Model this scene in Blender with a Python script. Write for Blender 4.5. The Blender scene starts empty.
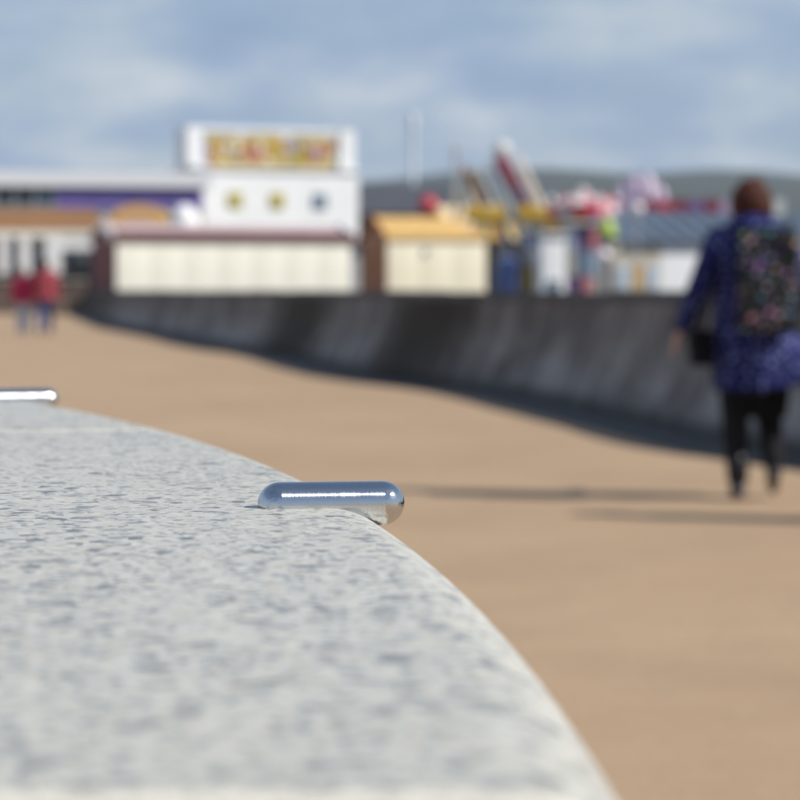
import bpy, bmesh, math, random
from mathutils import Vector, Matrix, noise
R = math.radians
random.seed(7)
sc = bpy.context.scene
C = sc.collection

# ------------------------------------------------------------------ camera
CAM_Z = 1.09
F = 3.125                      # focal length / sensor width
cam = bpy.data.objects.new('camera', bpy.data.cameras.new('camera'))
C.objects.link(cam)
cam.location = (0, 0, CAM_Z)
cam.rotation_euler = (R(90), 0, 0)
cd = cam.data
cd.sensor_fit = 'HORIZONTAL'
cd.sensor_width = 24.0
cd.lens = 24.0 * F
cd.shift_y = -110 / 800
cd.clip_start = 0.02
cd.clip_end = 30000
cd.dof.use_dof = True
cd.dof.focus_distance = 1.325
cd.dof.aperture_fstop = 8.0
sc.camera = cam

# ------------------------------------------------------------------ light
SUN_EL = R(39.5)
SUN_H = Vector((0.952, -0.306, 0)).normalized()
to_sun = Vector((SUN_H.x * math.cos(SUN_EL), SUN_H.y * math.cos(SUN_EL), math.sin(SUN_EL)))
sun = bpy.data.objects.new('sun', bpy.data.lights.new('sun', 'SUN'))
C.objects.link(sun)
sun.data.energy = 4.8
sun.data.angle = R(0.53)
sun.data.color = (1.0, 0.945, 0.86)
sun.rotation_euler = to_sun.to_track_quat('Z', 'Y').to_euler()
sun.location = (20, -10, 40)

world = bpy.data.worlds.new('World')
sc.world = world
world.use_nodes = True
wn = world.node_tree.nodes
wl = world.node_tree.links
bg = wn['Background']
sky = wn.new('ShaderNodeTexSky')
sky.sky_type = 'NISHITA'
sky.sun_disc = False
sky.sun_elevation = SUN_EL
sky.sun_rotation = math.atan2(SUN_H.x, SUN_H.y)
sky.air_density = 1.0
sky.dust_density = 0.6
sky.ozone_density = 2.0
tc = wn.new('ShaderNodeTexCoord')
sx = wn.new('ShaderNodeSeparateXYZ')
wl.new(tc.outputs['Generated'], sx.inputs[0])
def wmath(op, a, b):
    n = wn.new('ShaderNodeMath'); n.operation = op
    for i, v_ in enumerate((a, b)):
        if isinstance(v_, (int, float)): n.inputs[i].default_value = v_
        else: wl.new(v_, n.inputs[i])
    return n.outputs[0]
up = wmath('MAXIMUM', sx.outputs[2], 0.0)
den = wmath('ADD', up, 0.34)
mp = wn.new('ShaderNodeCombineXYZ')      # a cloud layer overhead, foreshortened towards the horizon
wl.new(wmath('DIVIDE', sx.outputs[0], den), mp.inputs[0])
wl.new(wmath('DIVIDE', sx.outputs[1], den), mp.inputs[1])
def wnoise(scale, detail, rough):
    n = wn.new('ShaderNodeTexNoise')
    n.inputs['Scale'].default_value = scale
    n.inputs['Detail'].default_value = detail
    n.inputs['Roughness'].default_value = rough
    wl.new(mp.outputs[0], n.inputs['Vector'])
    return n
def wramp(src, stops):
    r = wn.new('ShaderNodeValToRGB')
    while len(r.color_ramp.elements) < len(stops):
        r.color_ramp.elements.new(0.5)
    for e, (p, c) in zip(r.color_ramp.elements, stops):
        e.position = p
        e.color = (c[0], c[1], c[2], 1)
    wl.new(src, r.inputs['Fac'])
    return r
n_cloud = wnoise(5.2, 6, 0.5)
n_cover = wnoise(2.0, 4, 0.55)
cloud_col = wramp(n_cloud.outputs['Fac'], [(0.32, (2.85, 3.85, 5.7)), (0.47, (3.55, 4.6, 6.3)), (0.58, (4.9, 5.7, 6.8)), (0.72, (6.9, 7.3, 7.8))])
thick = wramp(up, [(0.0, (1, 1, 1)), (0.22, (.93, .93, .93)), (0.62, (.26, .26, .26))])   # seen from below the layer is broken
cov_n = wramp(n_cover.outputs['Fac'], [(0.34, (0.62, 0.62, 0.62)), (0.62, (1, 1, 1))])
cover = wn.new('ShaderNodeMix'); cover.data_type = 'RGBA'; cover.blend_type = 'MULTIPLY'
cover.inputs['Factor'].default_value = 1.0
wl.new(thick.outputs['Color'], cover.inputs['A']); wl.new(cov_n.outputs['Color'], cover.inputs['B'])
mix = wn.new('ShaderNodeMix')
mix.data_type = 'RGBA'
wl.new(cover.outputs['Result'], mix.inputs['Factor'])
wl.new(sky.outputs['Color'], mix.inputs['A'])
wl.new(cloud_col.outputs['Color'], mix.inputs['B'])
wl.new(mix.outputs['Result'], bg.inputs['Color'])
bg.inputs['Strength'].default_value = 0.1

sc.view_settings.view_transform = 'Standard'
sc.view_settings.look = 'None'
sc.view_settings.exposure = 0.0
sc.view_settings.gamma = 1.0
sc.view_settings.use_curve_mapping = False
sc.render.engine = 'CYCLES'
sc.cycles.use_denoising = True
sc.cycles.max_bounces = 6
sc.cycles.volume_bounces = 0

# ------------------------------------------------------------------ helpers
def at(x, y, d):
    """world point seen at photo pixel (x, y) and distance d"""
    return Vector(((x - 400) / 2500 * d, d, CAM_Z + (290 - y) / 2500 * d))

def mat(name, col, rough=0.6, metal=0.0, var=0.0, vscale=8.0, bump=0.0, bscale=60.0, col2=None, spec=0.5):
    m = bpy.data.materials.new(name)
    m.use_nodes = True
    nt = m.node_tree
    b = nt.nodes['Principled BSDF']
    b.inputs['Base Color'].default_value = (*col, 1)
    b.inputs['Roughness'].default_value = rough
    b.inputs['Metallic'].default_value = metal
    b.inputs['Specular IOR Level'].default_value = spec
    t = nt.nodes.new('ShaderNodeTexCoord')
    if var > 0 or col2:
        n = nt.nodes.new('ShaderNodeTexNoise')
        n.inputs['Scale'].default_value = vscale
        n.inputs['Detail'].default_value = 5
        nt.links.new(t.outputs['Object'], n.inputs['Vector'])
        r = nt.nodes.new('ShaderNodeValToRGB')
        c2 = col2 or tuple(c * (1 - var) for c in col)
        r.color_ramp.elements[0].position = 0.35
        r.color_ramp.elements[1].position = 0.65
        r.color_ramp.elements[0].color = (*c2, 1)
        r.color_ramp.elements[1].color = (*col, 1)
        nt.links.new(n.outputs['Fac'], r.inputs['Fac'])
        nt.links.new(r.outputs['Color'], b.inputs['Base Color'])
    if bump > 0:
        n2 = nt.nodes.new('ShaderNodeTexNoise')
        n2.inputs['Scale'].default_value = bscale
        n2.inputs['Detail'].default_value = 4
        nt.links.new(t.outputs['Object'], n2.inputs['Vector'])
        bp = nt.nodes.new('ShaderNodeBump')
        bp.inputs['Strength'].default_value = bump
        bp.inputs['Distance'].default_value = 0.01
        nt.links.new(n2.outputs['Fac'], bp.inputs['Height'])
        nt.links.new(bp.outputs['Normal'], b.inputs['Normal'])
    return m

class NB:
    """short hand for building a node material"""
    def __init__(s, name):
        s.m = bpy.data.materials.new(name)
        s.m.use_nodes = True
        s.nt = s.m.node_tree
        s.b = s.nt.nodes['Principled BSDF']
        s.tc = s.nt.nodes.new('ShaderNodeTexCoord')
    def link(s, a, b): s.nt.links.new(a, b)
    def node(s, t, **kw):
        n = s.nt.nodes.new(t)
        for k, v in kw.items(): setattr(n, k, v)
        return n
    def mapped(s, scale=(1, 1, 1), out='Object'):
        m = s.node('ShaderNodeMapping')
        m.inputs['Scale'].default_value = scale
        s.link(s.tc.outputs[out], m.inputs['Vector'])
        return m.outputs['Vector']
    def noise(s, scale, detail=4, rough=0.5, vec=None):
        n = s.node('ShaderNodeTexNoise')
        n.inputs['Scale'].default_value = scale
        n.inputs['Detail'].default_value = detail
        n.inputs['Roughness'].default_value = rough
        s.link(vec or s.tc.outputs['Object'], n.inputs['Vector'])
        return n.outputs['Fac']
    def voro(s, scale, vec=None, feature='F1', out='Distance', rnd=1.0):
        n = s.node('ShaderNodeTexVoronoi', feature=feature)
        n.inputs['Scale'].default_value = scale
        n.inputs['Randomness'].default_value = rnd
        s.link(vec or s.tc.outputs['Object'], n.inputs['Vector'])
        return n.outputs[out]
    def ramp(s, src, stops, interp='LINEAR'):
        r = s.node('ShaderNodeValToRGB')
        r.color_ramp.interpolation = interp
        while len(r.color_ramp.elements) < len(stops): r.color_ramp.elements.new(0.5)
        for e, (p, c) in zip(r.color_ramp.elements, stops):
            e.position = p
            c = c if isinstance(c, (tuple, list)) else (c, c, c)
            e.color = (*c, 1)
        s.link(src, r.inputs['Fac'])
        return r.outputs['Color']
    def mix(s, fac, a, b, blend='MIX'):
        n = s.node('ShaderNodeMix', data_type='RGBA', blend_type=blend)
        for k, v in (('Factor', fac), ('A', a), ('B', b)):
            if isinstance(v, (int, float)): n.inputs[k].default_value = v
            elif isinstance(v, tuple): n.inputs[k].default_value = (*v, 1)
            else: s.link(v, n.inputs[k])
        return n.outputs['Result']
    def math(s, op, a, b):
        n = s.node('ShaderNodeMath', operation=op)
        for i, v in enumerate((a, b)):
            if isinstance(v, (int, float)): n.inputs[i].default_value = v
            else: s.link(v, n.inputs[i])
        return n.outputs[0]
    def bump(s, h, strength, dist):
        n = s.node('ShaderNodeBump')
        n.inputs['Strength'].default_value = strength
        n.inputs['Distance'].default_value = dist
        s.link(h, n.inputs['Height'])
        s.link(n.outputs['Normal'], s.b.inputs['Normal'])
    def set(s, **kw):
        for k, v in kw.items():
            i = s.b.inputs[k.replace('_', ' ')]
            if isinstance(v, (int, float)): i.default_value = v
            elif isinstance(v, tuple): i.default_value = (*v, 1)
            else: s.link(v, i)
        return s.m

def link(name, me, m, parent=None, smooth=None):
    o = bpy.data.objects.new(name, me)
    C.objects.link(o)
    if m and not me.materials: me.materials.append(m)
    if parent: o.parent = parent
    if smooth is not None:
        for p in me.polygons: p.use_smooth = True
        if smooth < 179: me.set_sharp_from_angle(angle=R(smooth))
    return o

def tag(o, label=None, cat=None, group=None, kind=None):
    if label: o['label'] = label
    if cat: o['category'] = cat
    if group: o['group'] = group
    if kind: o['kind'] = kind
    return o

def thing(name, label, cat, loc, rz=0.0, group=None):
    o = bpy.data.objects.new(name, None)
    C.objects.link(o)
    o.empty_display_size = 0.2
    o.location = loc
    o.rotation_euler = (0, 0, rz)
    return tag(o, label, cat, group)

def pydata(name, v, f):
    me = bpy.data.meshes.new(name)
    me.from_pydata([tuple(p) for p in v], [], f)
    me.update()
    return me

def bm_mesh(bm, name):
    me = bpy.data.meshes.new(name)
    bmesh.ops.recalc_face_normals(bm, faces=bm.faces)
    bm.to_mesh(me)
    bm.free()
    return me

def box(parent, name, c, s, m, rot=None, bev=0.0):
    bm = bmesh.new()
    bmesh.ops.create_cube(bm, size=1)
    bmesh.ops.scale(bm, vec=Vector(s), verts=bm.verts)
    if bev > 0:
        bmesh.ops.bevel(bm, geom=bm.edges[:] , offset=bev, segments=2, affect='EDGES', profile=0.7)
    o = link(name, bm_mesh(bm, name), m, parent, 40 if bev > 0 else None)
    o.location = c
    if rot: o.rotation_euler = rot
    return o

def beam(parent, name, p, q, w, m, h=None):
    p, q = Vector(p), Vector(q)
    o = box(parent, name, (p + q) / 2, (w, h or w, (q - p).length), m, bev=min(w, h or w) * 0.12)
    o.rotation_euler = (q - p).to_track_quat('Z', 'Y').to_euler()
    return o

def tube(parent, name, pts, r, m, n=10):
    """round bar through points; r scalar or list"""
    v, f = [], []
    pts = [Vector(p) for p in pts]
    rr = r if isinstance(r, (list, tuple)) else [r] * len(pts)
    for i, p in enumerate(pts):
        d = (pts[min(i + 1, len(pts) - 1)] - pts[max(i - 1, 0)]).normalized()
        a = d.orthogonal().normalized()
        b = d.cross(a)
        if i and (a - pa).length > 1.0: a = -a; b = -b
        pa = a
        for k in range(n):
            t = 2 * math.pi * k / n
            v.append(p + (a * math.cos(t) + b * math.sin(t)) * rr[i])
    for i in range(len(pts) - 1):
        for k in range(n):
            f.append((i * n + k, i * n + (k + 1) % n, (i + 1) * n + (k + 1) % n, (i + 1) * n + k))
    f.append(tuple(range(n - 1, -1, -1)))
    f.append(tuple((len(pts) - 1) * n + k for k in range(n)))
    return link(name, pydata(name, v, f), m, parent, 50)

def lathe(parent, name, prof, m, n=24, a0=0.0, a1=2 * math.pi, sharp=35):
    """prof: list of (r, z)"""
    full = abs(a1 - a0 - 2 * math.pi) < 1e-6
    cols = n if full else n + 1
    v, f = [], []
    for k in range(cols):
        t = a0 + (a1 - a0) * k / n
        for r, z in prof: v.append((r * math.cos(t), r * math.sin(t), z))
    L = len(prof)
    for k in range(n):
        a, b = k * L, ((k + 1) % cols) * L
        for i in range(L - 1): f.append((a + i, b + i, b + i + 1, a + i + 1))
    me = pydata(name, v, f)
    bm = bmesh.new(); bm.from_mesh(me)
    bmesh.ops.remove_doubles(bm, verts=bm.verts, dist=1e-5)
    bmesh.ops.recalc_face_normals(bm, faces=bm.faces)
    bm.to_mesh(me); bm.free()
    return link(name, me, m, parent, sharp)

def prism(parent, name, poly, y0, y1, m):
    """polygon in local xz, extruded along y"""
    n = len(poly)
    v = [(x, y0, z) for x, z in poly] + [(x, y1, z) for x, z in poly]
    f = [tuple(range(n)), tuple(range(2 * n - 1, n - 1, -1))]
    f += [(i, i + n, (i + 1) % n + n, (i + 1) % n) for i in range(n)]
    me = pydata(name, v, f)
    bm = bmesh.new(); bm.from_mesh(me)
    bmesh.ops.recalc_face_normals(bm, faces=bm.faces)
    bm.to_mesh(me); bm.free()
    return link(name, me, m, parent)

# ------------------------------------------------------------------ materials
# pale speckled granite
g = NB('granite')
n1 = g.noise(2.6, 3)
warp = g.noise(55, 3)
vec = g.node('ShaderNodeVectorMath', operation='ADD')
wc = g.node('ShaderNodeTexNoise'); wc.inputs['Scale'].default_value = 70; wc.inputs['Detail'].default_value = 3
g.link(g.tc.outputs['Object'], wc.inputs['Vector'])
sc3 = g.node('ShaderNodeVectorMath', operation='SCALE'); sc3.inputs['Scale'].default_value = 0.007
g.link(wc.outputs['Color'], sc3.inputs[0])
g.link(g.tc.outputs['Object'], vec.inputs[0]); g.link(sc3.outputs[0], vec.inputs[1])
wv = vec.outputs[0]
cell = g.voro(230, wv, out='Color')
sep = g.node('ShaderNodeSeparateColor'); g.link(cell, sep.inputs[0])
base = g.ramp(sep.outputs[0], [(0.0, (.50, .49, .44)), (.45, (.55, .54, .485)), (.72, (.585, .575, .515)), (1.0, (.67, .655, .58))])
clump = g.noise(26, 3, .6)
cell2 = g.voro(128, wv, out='Color')
sep2 = g.node('ShaderNodeSeparateColor'); g.link(cell2, sep2.inputs[0])
darkmask = g.math('MULTIPLY', g.ramp(sep2.outputs[1], [(.83, 0.0), (.85, 1.0)]), g.ramp(clump, [(.40, .3), (.56, 1.0)]))
dark = g.ramp(sep2.outputs[0], [(0, (.125, .14, .15)), (.6, (.21, .228, .235)), (1, (.315, .325, .325))])
c1 = g.mix(darkmask, base, dark)
cell3 = g.voro(330, wv, out='Color')
sep3 = g.node('ShaderNodeSeparateColor'); g.link(cell3, sep3.inputs[0])
c2 = g.mix(g.ramp(sep3.outputs[2], [(.87, 0.0), (.89, .85)]), c1, (.165, .185, .20))
c3 = g.mix(g.ramp(sep3.outputs[1], [(.93, 0.0), (.96, .6)]), c2, (.55, .46, .33))
stain = g.mix(g.ramp(n1, [(.35, 0.0), (.7, .22)]), c3, (.50, .47, .38))
fine = g.noise(420, 3)
rough = g.ramp(sep2.outputs[2], [(0, .36), (1, .52)])
g.bump(g.math('ADD', g.math('MULTIPLY', fine, .5), g.math('MULTIPLY', sep.outputs[0], .5)), 0.22, 0.0008)
M_GRANITE = g.set(Base_Color=stain, Roughness=rough)

M_MORTAR = mat('mortar', (.80, .755, .64), .9, var=.1, vscale=60, bump=.4, bscale=300)
M_WALLSTONE = mat('wall_stone', (.40, .39, .37), .8, var=.3, vscale=6, bump=.5)

# brushed stainless steel
g = NB('brushed_steel')
lines = g.noise(1.0, 4, .7, g.mapped((3200, 60, 60)))
g.bump(lines, .22, .0003)
smudge = g.noise(70, 3)
tg = g.node('ShaderNodeTangent', direction_type='RADIAL', axis='X')
g.link(tg.outputs[0], g.b.inputs['Tangent'])
M_STEEL = g.set(Base_Color=(.60, .63, .66), Metallic=1.0, Anisotropic=1.0, Anisotropic_Rotation=.25, Roughness=g.math('ADD', g.ramp(lines, [(.40, .0), (.60, .16)]), g.ramp(smudge, [(.35, .13), (.7, .22)])))
M_POLISHED = mat('polished_steel', (.60, .63, .66), .09, metal=1.0, bump=.08, bscale=500)

# tan bound-gravel promenade
g = NB('promenade_gravel')
big = g.noise(.35, 4); mid = g.noise(2.1, 5, .6); fine = g.noise(160, 3); vf = g.voro(230, out='Color')
sp = g.node('ShaderNodeSeparateColor'); g.link(vf, sp.inputs[0])
c = g.mix(g.ramp(big, [(.35, 0.0), (.65, 1.0)]), (.42, .280, .162), (.468, .325, .196))
c = g.mix(g.ramp(mid, [(.35, .0), (.7, .35)]), c, (.365, .232, .130))
c = g.mix(g.ramp(g.noise(.8, 6, .65), [(.48, 0.0), (.66, .4)]), c, (.30, .20, .118))
c = g.mix(g.ramp(sp.outputs[0], [(.55, 0.0), (.95, .45)]), c, (.55, .43, .31))
c = g.mix(g.ramp(sp.outputs[1], [(.75, 0.0), (.95, .5)]), c, (.21, .14, .09))
g.bump(fine, .5, .004)
M_GROUND = g.set(Base_Color=c, Roughness=.88)
M_YARD = mat('yard_asphalt', (.075, .072, .07), .9, var=.35, vscale=.6)

# weathered dark sea wall concrete, stained
g = NB('sea_wall_concrete')
at1 = g.node('ShaderNodeAttribute', attribute_name='along')
at2 = g.node('ShaderNodeAttribute', attribute_name='moss')
cb = g.node('ShaderNodeCombineXYZ')
g.link(at1.outputs['Fac'], cb.inputs[0])
sepz = g.node('ShaderNodeSeparateXYZ'); g.link(g.tc.outputs['Object'], sepz.inputs[0])
zz = g.math('MULTIPLY', sepz.outputs[2], .22)
g.link(zz, cb.inputs[2])
streak = g.noise(1.9, 6, .72, cb.outputs[0])
cb2 = g.node('ShaderNodeCombineXYZ'); g.link(g.math('MULTIPLY', at1.outputs['Fac'], .55), cb2.inputs[0]); g.link(sepz.outputs[2], cb2.inputs[2])
blot = g.noise(1.5, 6, .62, cb2.outputs[0])
c = g.ramp(streak, [(.34, (.080, .069, .060)), (.48, (.180, .158, .140)), (.64, (.36, .33, .30))])
low = g.math('MULTIPLY', g.ramp(sepz.outputs[2], [(.34, 1.0), (.74, 0.0)]), g.ramp(blot, [(.40, .0), (.60, 1.0)]))
c = g.mix(low, c, (.42, .395, .365))
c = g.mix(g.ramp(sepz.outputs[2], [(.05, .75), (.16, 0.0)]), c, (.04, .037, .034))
c = g.mix(at2.outputs['Fac'], c, (.036, .026, .012))
g.bump(g.noise(11, 6, .65), .9, .06)
M_SEAWALL = g.set(Base_Color=c, Roughness=.9)
M_COPING = mat('wall_coping', (.13, .125, .12), .9, var=.4, vscale=3, bump=.5, bscale=20)
M_GUTTER = mat('shade_darkened_gutter', (.095, .086, .077), .8, var=.4, vscale=2)  # gutter tone darkened to deepen the wall's shadow band on the ground

M_CREAM = mat('cream_paint', (.90, .87, .74), .55, var=.05, vscale=1.2)
M_CREAM2 = mat('cream_board', (.90, .83, .63), .55, var=.06, vscale=1.2)
M_WHITE = mat('white_render', (.85, .86, .86), .6, var=.06, vscale=.6)
M_OFFW = mat('off_white', (.70, .70, .68), .6, var=.1, vscale=.8)
M_MAROON = mat('maroon_roof', (.16, .035, .04), .6, var=.2, vscale=2)
M_MAROON2 = mat('maroon_board', (.20, .05, .05), .6, var=.2, vscale=2)
M_GLAREPINK = mat('sun_glare_pink_roof', (.60, .48, .48), .6, var=.15, vscale=1.5)  # sun glare on the hut roof, put into its colour as pale pink
M_ORANGE = mat('orange_roof', (.70, .45, .16), .6, var=.15, vscale=1.5)
M_TERRA = mat('terracotta_trim', (.50, .19, .07), .6, var=.1)
M_TAN = mat('tan_roof', (.30, .15, .06), .75, var=.2, vscale=1.5)
M_PURPLE = mat('purple_fascia', (.27, .20, .58), .5, var=.2, vscale=.5)
M_GREYWHITE = mat('pale_fascia', (.78, .80, .82), .5, var=.05)
M_GLASS = mat('dark_glass', (.03, .045, .06), .12)
M_BLUEGLASS = mat('blue_glass', (.07, .12, .18), .15)
M_DARK = mat('dark_paint', (.022, .024, .028), .5)
M_BROWN = mat('brown_board', (.17, .125, .10), .7, var=.3, vscale=1)
M_SLATE = mat('slate_roof', (.085, .09, .105), .6, var=.15, vscale=.3)
M_BLUEROOF = mat('blue_grey_roof', (.11, .145, .20), .45, var=.12, vscale=.4)
M_OLIVE = mat('olive_yellow', (.46, .38, .05), .5)
M_STEELBLUE = mat('steel_blue', (.15, .22, .30), .5)
M_YELLOW = mat('yellow_paint', (.66, .42, .03), .4)
M_AMBER = mat('amber_paint', (.74, .46, .13), .4)
M_RED = mat('red_paint', (.52, .035, .05), .4)
M_PINK = mat('pink_paint', (.70, .22, .28), .4)
M_LILAC = mat('lilac_vinyl', (.46, .36, .50), .45)
M_PALELILAC = mat('pale_lilac_vinyl', (.62, .52, .64), .45)
M_BLUE = mat('blue_paint', (.05, .10, .42), .4)
M_BINBLUE = mat('bin_blue', (.10, .15, .36), .5)
M_PALEBLUE = mat('pale_blue_paint', (.42, .52, .62), .4)
M_VIOLET = mat('violet_paint', (.20, .10, .28), .4)
M_LIME = mat('lime_paint', (.36, .50, .04), .4)
M_DKRED = mat('dark_red_paint', (.24, .03, .06), .45)
M_CREAMTAN = mat('beige_render', (.50, .46, .38), .7, var=.1)
M_TOWER = mat('pale_tower', (.66, .72, .78), .6)
M_METAL = mat('galvanised', (.55, .57, .58), .35, metal=.6)
M_HILL = mat('hill_scrub', (.030, .044, .036), .95, vscale=.012, col2=(.055, .068, .045))

# ------------------------------------------------------------------ ground and far land
me = pydata('promenade', [(-6000, -400, 0), (6000, -400, 0), (6000, 6000, 0), (-6000, 6000, 0)], [(0, 1, 2, 3)])
tag(link('promenade', me, M_GROUND), kind='structure')

def ridge(X, Y):
    t = (Y - 1300) / 1200
    s = max(0, min(1, t)); s = s * s * (3 - 2 * s)
    f = 1.0 if Y < 2500 else max(0, 1 - (Y - 2500) / 1500)
    base = 104 + 9 * math.sin(X / 260 + 1.0) + 6 * math.sin(X / 97) + 9 * (X > 0) * min(1, X / 400)
    return (base + 10 * noise.noise(Vector((X / 140, Y / 200, 3)))) * s * f - 1.5
nx, ny = 150, 26
v = [(-3600 + 7200 * i / nx, 1250 + 2700 * j / ny, 0) for j in range(ny + 1) for i in range(nx + 1)]
v = [(x, y, ridge(x, y)) for x, y, _ in v]
f = [(j * (nx + 1) + i, j * (nx + 1) + i + 1, (j + 1) * (nx + 1) + i + 1, (j + 1) * (nx + 1) + i) for j in range(ny) for i in range(nx)]
tag(link('hills', pydata('hills', v, f), M_HILL, smooth=180), kind='structure')

# ------------------------------------------------------------------ sea wall along the promenade
edge_px = [(60, 312), (95, 328), (120, 333), (145, 338), (170, 345), (200, 351), (230, 354), (260, 363), (300, 375), (340, 382),
           (400, 388), (440, 395), (500, 412), (560, 428), (590, 437), (620, 447), (700, 458), (800, 472)]
edge = [Vector(((x - 400) / 2500 * (2500 * CAM_Z / (y - 290)), 2500 * CAM_Z / (y - 290), 0)) for x, y in edge_px]
edge.reverse()
d0 = (edge[0] - edge[3]).normalized()
edge = [edge[0] + d0 * 12, edge[0] + d0 * 5] + edge
# resample evenly
def resample(pts, step):
    out = [pts[0].copy()]
    acc = 0
    for a, b in zip(pts, pts[1:]):
        L = (b - a).length
        t = step - acc
        while t <= L:
            out.append(a.lerp(b, t / L)); t += step
        acc = (acc + L) % step if L + acc >= step else acc + L
    return out
path = resample(edge, 0.5)
for _ in range(4):
    path = [path[0]] + [(path[i - 1] + path[i] * 2 + path[i + 1]) / 4 for i in range(1, len(path) - 1)] + [path[-1]]
wtop = 1.075
# shadow of the top edge falls along -SUN_H by wtop/tan(el); the wall top stands there
shift = SUN_H * (wtop / math.tan(SUN_EL))
top_line = [p + shift for p in path]
prof = [(0.34, 0.0), (0.33, 0.08), (0.27, 0.22), (0.19, 0.38), (0.12, 0.54), (0.06, 0.70), (0.03, 0.86), (0.0, wtop - .1)]
def sweep(line, profile, closed=False):
    v, f, al = [], [], []
    n = len(profile)
    s = 0
    for i, p in enumerate(line):
        t = (line[min(i + 1, len(line) - 1)] - line[max(i - 1, 0)]).normalized()
        nrm = Vector((-t.y, t.x, 0))
        if i: s += (p - line[i - 1]).length
        for o, z in profile:
            v.append(p + nrm * o + Vector((0, 0, z))); al.append(s)
    m = n if closed else n - 1
    for i in range(len(line) - 1):
        for k in range(m):
            f.append((i * n + k, (i + 1) * n + k, (i + 1) * n + (k + 1) % n, i * n + (k + 1) % n))
    if closed:
        f.append(tuple(range(n))); f.append(tuple((len(line) - 1) * n + k for k in range(n - 1, -1, -1)))
    return v, f, al
swall = thing('sea_wall', 'long dark stained concrete sea wall curving beside the promenade', 'wall', top_line[0])
org = top_line[0]
tl = [p - org for p in top_line]
full_prof = prof + [(-0.40, wtop - .1), (-0.40, 0.0)]
v, f, al = sweep(tl, full_prof, True)
me = pydata('wall_face', v, f)
bm = bmesh.new(); bm.from_mesh(me); bmesh.ops.recalc_face_normals(bm, faces=bm.faces); bm.to_mesh(me); bm.free()
a1 = me.attributes.new('along', 'FLOAT', 'POINT')
a2 = me.attributes.new('moss', 'FLOAT', 'POINT')
def along_at(px):
    acc, best = 0, (1e9, 0)
    for i, p in enumerate(top_line):
        if i: acc += (p - top_line[i - 1]).length
        best = min(best, (abs(400 + 2500 * p.x / p.y - px), acc))
    return best[1]
S1, S2, S3 = along_at(428), along_at(310), along_at(130)
for i, p in enumerate(me.vertices):
    a1.data[i].value = al[i]
    m_ = 0
    # two damp weed stains running down the face, and algae along the far end
    for s0, wd, k in ((S1, 2.3, .95), (S2, 3.4, .95)):
        dd = abs(al[i] - s0 + .5 * (p.co.z - .5)) / wd
        m_ = max(m_, k * max(0, 1 - dd ** 3))
    m_ = max(m_, min(.8, max(0, (al[i] - S3) / 25)))
    a2.data[i].value = m_
for i, p in enumerate(me.vertices):
    if 0.02 < p.co.z < wtop - .12:
        p.co += Vector((-1, -.2, 0)) * (.035 * noise.noise(Vector((al[i] * .9, p.co.z * 2.2, 5))) + .02 * noise.noise(Vector((al[i] * 3.1, p.co.z * 5, 9))))
link('wall_face', me, M_SEAWALL, swall, 40)
rc = random.Random(21)
for k in range(0, len(tl) - 3, 3):
    h_ = wtop + rc.uniform(-.012, .010); o_ = .012 + rc.uniform(-.01, .012)
    seg = [q.copy() for q in tl[k:k + 4]]
    seg[0] = seg[0].lerp(seg[1], .02); seg[-1] = seg[-1].lerp(seg[-2], .02)
    v, f, al_ = sweep(seg, [(o_, wtop - .1), (o_, h_ - .03), (o_ - .03, h_), (-0.40, h_), (-0.43, h_ - .03), (-0.43, wtop - .1)], True)
    me = pydata('coping_stone', v, f)
    bm = bmesh.new(); bm.from_mesh(me); bmesh.ops.recalc_face_normals(bm, faces=bm.faces); bm.to_mesh(me); bm.free()
    link('coping_stone', me, M_COPING, swall)
v, f, al = sweep([p for p in top_line], [(0.95, .004), (0.28, .004)])  # gutter strip widened over the ground that the wall shades
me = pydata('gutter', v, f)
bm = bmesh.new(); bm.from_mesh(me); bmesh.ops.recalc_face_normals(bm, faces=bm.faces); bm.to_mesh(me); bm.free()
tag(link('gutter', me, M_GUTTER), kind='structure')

# fairground yard on the far side of the wall
v, f = [], []
for i in range(0, len(top_line), 4):
    p = top_line[i]
    v += [(p.x + .2, p.y, .005), (220, p.y + 40, .005)]
k = len(v)
v += [(top_line[-1].x - 2, 134, .005), (220, 420, .005), (-120, 150, .005), (-120, 420, .005)]
f = [(2 * i, 2 * i + 1, 2 * i + 3, 2 * i + 2) for i in range(k // 2 - 1)]
f += [(k - 2, k - 1, k + 1, k), (k, k + 1, k + 3, k + 2)]
tag(link('fairground_yard', pydata('fairground_yard', v, f), M_YARD), kind='structure')

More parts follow.
